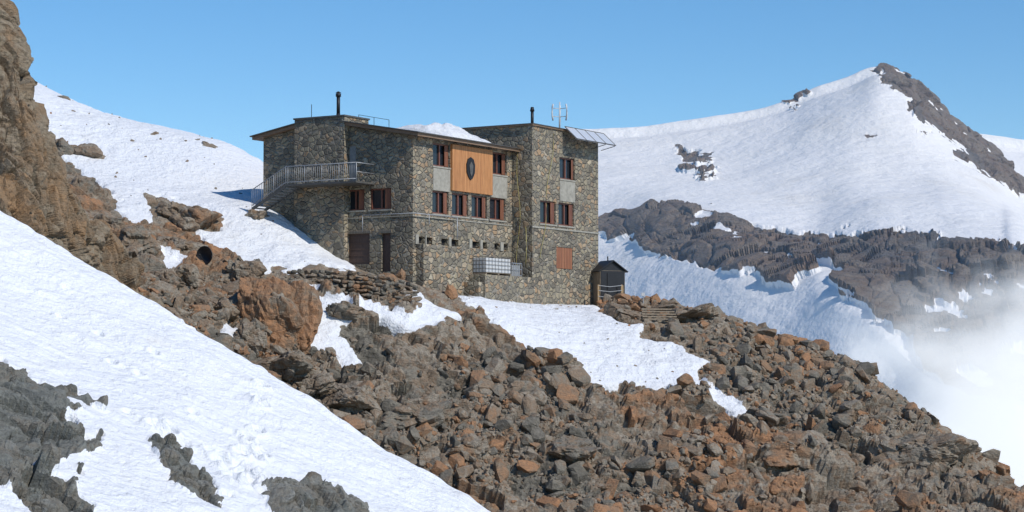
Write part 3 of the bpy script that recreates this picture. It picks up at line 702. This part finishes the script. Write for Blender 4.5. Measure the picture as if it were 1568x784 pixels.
Acc().box(xa-.4,XT-.02,YT-.2,-.503,-3,zb-.025).done('tank_plinth',ST,hut)
Acc().box(xa-.9,xa-.403,YT-.1,-.503,-3,zb-.45).done('plinth_step',ST,hut)

# ---------------------------------------------------------------- outhouse shed
g=cast(938,464); g=P(938,466,min(g[1],128.5))
sh=empty('wooden_outhouse',g,math.radians(28))
wd=1.75; dp=1.3; hh=2.05; rf=.55
Acc().box(-wd/2,wd/2,0,dp,-1.2,hh).done('shed_body',WOOD,sh)
mesh('shed_gable',[(-wd/2,0,hh+.001),(wd/2,0,hh+.001),(0,0,hh+rf),(-wd/2,dp,hh+.001),(wd/2,dp,hh+.001),(0,dp,hh+rf)],[(0,1,2),(3,4,5),(0,1,4,3),(1,2,5,4),(2,0,3,5)],BLK,sh)
a=Acc()
for s in (-1,1):
    xo=s*(wd/2+.15); zo=hh-.1
    a.poly([(0,-.15,hh+rf+.02),(xo,-.15,zo),(xo,dp+.15,zo),(0,dp+.15,hh+rf+.02),(0,-.15,hh+rf+.09),(xo,-.15,zo+.07),(xo,dp+.15,zo+.07),(0,dp+.15,hh+rf+.09)],[(0,1,2,3),(4,5,6,7),(0,1,5,4),(1,2,6,5),(2,3,7,6),(3,0,4,7)])
a.done('shed_roof',BLK,sh)
Acc().box(-wd/2+.04,wd/2-.04,-.04,-.003,-1.1,hh-.02).done('shed_front_boards',BLK,sh)
Acc().box(-.4,.4,-.08,-.043,.02,1.9).box(.25,.31,-.12,-.083,.9,1.1).done('shed_door',BLK,sh)
Acc().tube([(.05,dp*.5,hh+rf),(.05,dp*.5,hh+rf+.35)],.04,8).done('shed_vent',BLK,sh)
rl=empty('rope_railing',g,0)
a=Acc()
pp0=[(-.9,-1.2),(.5,-1.2),(.6,-.2)]
for x,y in pp0: a.box(x-.05,x+.05,y-.05,y+.05,-.9,1.15)
a.done('posts',PALE,rl)
a=Acc()
for h in (.45,.8,1.1): a.tube([(-.9,-1.26,h),(-.2,-1.26,h-.08),(.5,-1.26,h)],.018,5)
a.done('ropes',WHP,rl)
g=cast(1010,492); ws=empty('wooden_steps',g+np.array([0,-.5,.12]),math.radians(15))
a=Acc()
for k in range(5): a.box(-1.05+.12*k,1.0+.1*k,.42*k-.1,.42*k+.15,.15*k-.05,.15*k+.03)
a.done('treads',WOOD,ws); Acc().box(-1.0,-.92,-.2,1.6,-.25,.0).box(.95,1.03,-.2,1.6,-.25,.0).done('bearers',WOOD,ws)
g=cast(985,472); mk=empty('marker_post',g,0); Acc().tube([(0,0,-.2),(0,0,.7)],.03,6).done('post',STL,mk); Acc().box(-.1,.1,-.05,.05,.7,.9).done('lamp_box',WHP,mk)
# ---------------------------------------------------------------- round black dish on the rocks
g=P(313,391,cast(313,402)[1]-2.2); ds=empty('satellite_dish',g,math.radians(-25))
a=Acc(); V=[];Fd=[]
R=.47
for i in range(7):
    r=R*i/6
    for k in range(24):
        t=2*math.pi*k/24; V.append((r*math.cos(t),.16-.28*(r/R)**2*.6,r*math.sin(t)))
for i in range(6):
    for k in range(24): Fd.append((i*24+k,i*24+(k+1)%24,(i+1)*24+(k+1)%24,(i+1)*24+k))
a.poly(V,Fd); a.tube([(R*math.cos(t*.2618),0,R*math.sin(t*.2618)) for t in range(25)],.03,6)
a.tube([(0,.2,0),(0,.3,-.3),(0,.3,-2.2)],.05,8).tube([(0,.05,-.4),(0,-.45,0)],.02,6).tube([(0,-.5,0),(0,-.38,0)],.05,8)
a.done('dish',BLK,ds,True)
# ---------------------------------------------------------------- dry stone terrace wall
top=[(440,416),(490,416),(545,418),(585,424),(620,432),(645,444)]
items=[]
for i in range(len(top)-1):
    pa=P(*top[i],110.8-.15*i); pb=P(*top[i+1],110.8-.15*(i+1)); L=np.linalg.norm(pb-pa)
    for r in range(7):
        nn=int(L/.34)
        for k in range(nn):
            t=(k+random.random()*.6)/nn; c=pa+(pb-pa)*t+np.array([0,-.12*r+random.uniform(-.06,.06),-.22*r-random.uniform(0,.06)])
            items.append((c,np.array([random.uniform(.3,.6),random.uniform(.4,.5),random.uniform(.28,.42)]),random.random()*.9,.25))
rocks('dry_stone_wall',items,MT)
# ---------------------------------------------------------------- cloud and haze
def cloud(name,c,s,dens,seed,thr=.45,em=.5):
    bm=bmesh.new(); bmesh.ops.create_icosphere(bm,subdivisions=4,radius=1); me=bpy.data.meshes.new(name); bm.to_mesh(me); bm.free()
    o=link(bpy.data.objects.new(name,me)); o.location=c; o.scale=s
    mt=bpy.data.materials.new(name+'_mat'); mt.use_nodes=True; t=mt.node_tree; t.nodes.clear()
    out=t.nodes.new('ShaderNodeOutputMaterial'); vs=t.nodes.new('ShaderNodeVolumePrincipled'); tc=t.nodes.new('ShaderNodeTexCoord')
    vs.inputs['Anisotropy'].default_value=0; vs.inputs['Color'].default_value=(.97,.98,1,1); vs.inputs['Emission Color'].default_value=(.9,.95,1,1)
    no=t.nodes.new('ShaderNodeTexNoise'); no.noise_dimensions='4D'; no.inputs['W'].default_value=seed; no.inputs['Scale'].default_value=2.4; no.inputs['Detail'].default_value=4; no.inputs['Roughness'].default_value=.58
    ln=t.nodes.new('ShaderNodeVectorMath'); ln.operation='LENGTH'
    t.links.new(tc.outputs['Object'],no.inputs['Vector']); t.links.new(tc.outputs['Object'],ln.inputs[0])
    def mm(op,a,b):
        x=t.nodes.new('ShaderNodeMath'); x.operation=op
        for i,q in enumerate((a,b)):
            if isinstance(q,(int,float)): x.inputs[i].default_value=q
            else: t.links.new(q,x.inputs[i])
        return x.outputs[0]
    fall=mm('SUBTRACT',1.0,ln.outputs['Value'])
    d=mm('ADD',mm('SUBTRACT',no.outputs['Fac'],thr+.17),mm('MULTIPLY',fall,.5))
    d=mm('MULTIPLY',mm('MINIMUM',mm('MAXIMUM',d,0.0),.3),dens)
    t.links.new(d,vs.inputs['Density']); t.links.new(mm('MULTIPLY',d,em),vs.inputs['Emission Strength']); t.links.new(vs.outputs[0],out.inputs['Volume']); me.materials.append(mt)  # emission put in to stand for sunlight scattered many times inside the cloud
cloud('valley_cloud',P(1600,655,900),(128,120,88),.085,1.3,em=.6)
bpy.ops.mesh.primitive_cube_add(size=1,location=(300,1450,50)); hz=bpy.context.object; hz.name='valley_haze'; hz.scale=(3600,2300,1300)
mt=bpy.data.materials.new('haze'); mt.use_nodes=True; t=mt.node_tree; t.nodes.clear(); o_=t.nodes.new('ShaderNodeOutputMaterial'); vs=t.nodes.new('ShaderNodeVolumeScatter')
vs.inputs['Color'].default_value=(.5,.7,1,1); vs.inputs['Density'].default_value=1e-4; t.links.new(vs.outputs[0],o_.inputs['Volume']); hz.data.materials.append(mt)

# ---------------------------------------------------------------- sun, sky, camera
S=Vector((.55,-.50,.64)).normalized()
el=math.asin(S.z); az=math.atan2(S.x,S.y)
sd=bpy.data.lights.new('sun','SUN'); sd.energy=3.6; sd.angle=math.radians(.5); sd.color=(1,.955,.89)
so=link(bpy.data.objects.new('sun',sd)); so.rotation_euler=(-S).to_track_quat('-Z','Y').to_euler(); so.location=(50,-50,80)
w=bpy.data.worlds.new('World'); scene.world=w; w.use_nodes=True; nt=w.node_tree
bg=nt.nodes['Background']; sk=nt.nodes.new('ShaderNodeTexSky'); sk.sky_type='NISHITA'; sk.sun_disc=False
sk.sun_elevation=el; sk.sun_rotation=az; sk.altitude=2000; sk.air_density=1.0; sk.dust_density=0.0; sk.ozone_density=3.0
hs_=nt.nodes.new('ShaderNodeHueSaturation'); hs_.inputs['Saturation'].default_value=1.3
nt.links.new(sk.outputs[0],hs_.inputs['Color']); nt.links.new(hs_.outputs[0],bg.inputs[0]); bg.inputs[1].default_value=.14
cam=bpy.data.cameras.new('camera'); cam.sensor_width=36; cam.lens=F/1568*36; cam.clip_start=1; cam.clip_end=60000
co=link(bpy.data.objects.new('camera',cam)); co.location=(0,0,0); co.rotation_euler=(math.pi/2+PITCH,0,0); scene.camera=co
scene.view_settings.view_transform='Standard'; scene.view_settings.look='None'; scene.view_settings.exposure=0
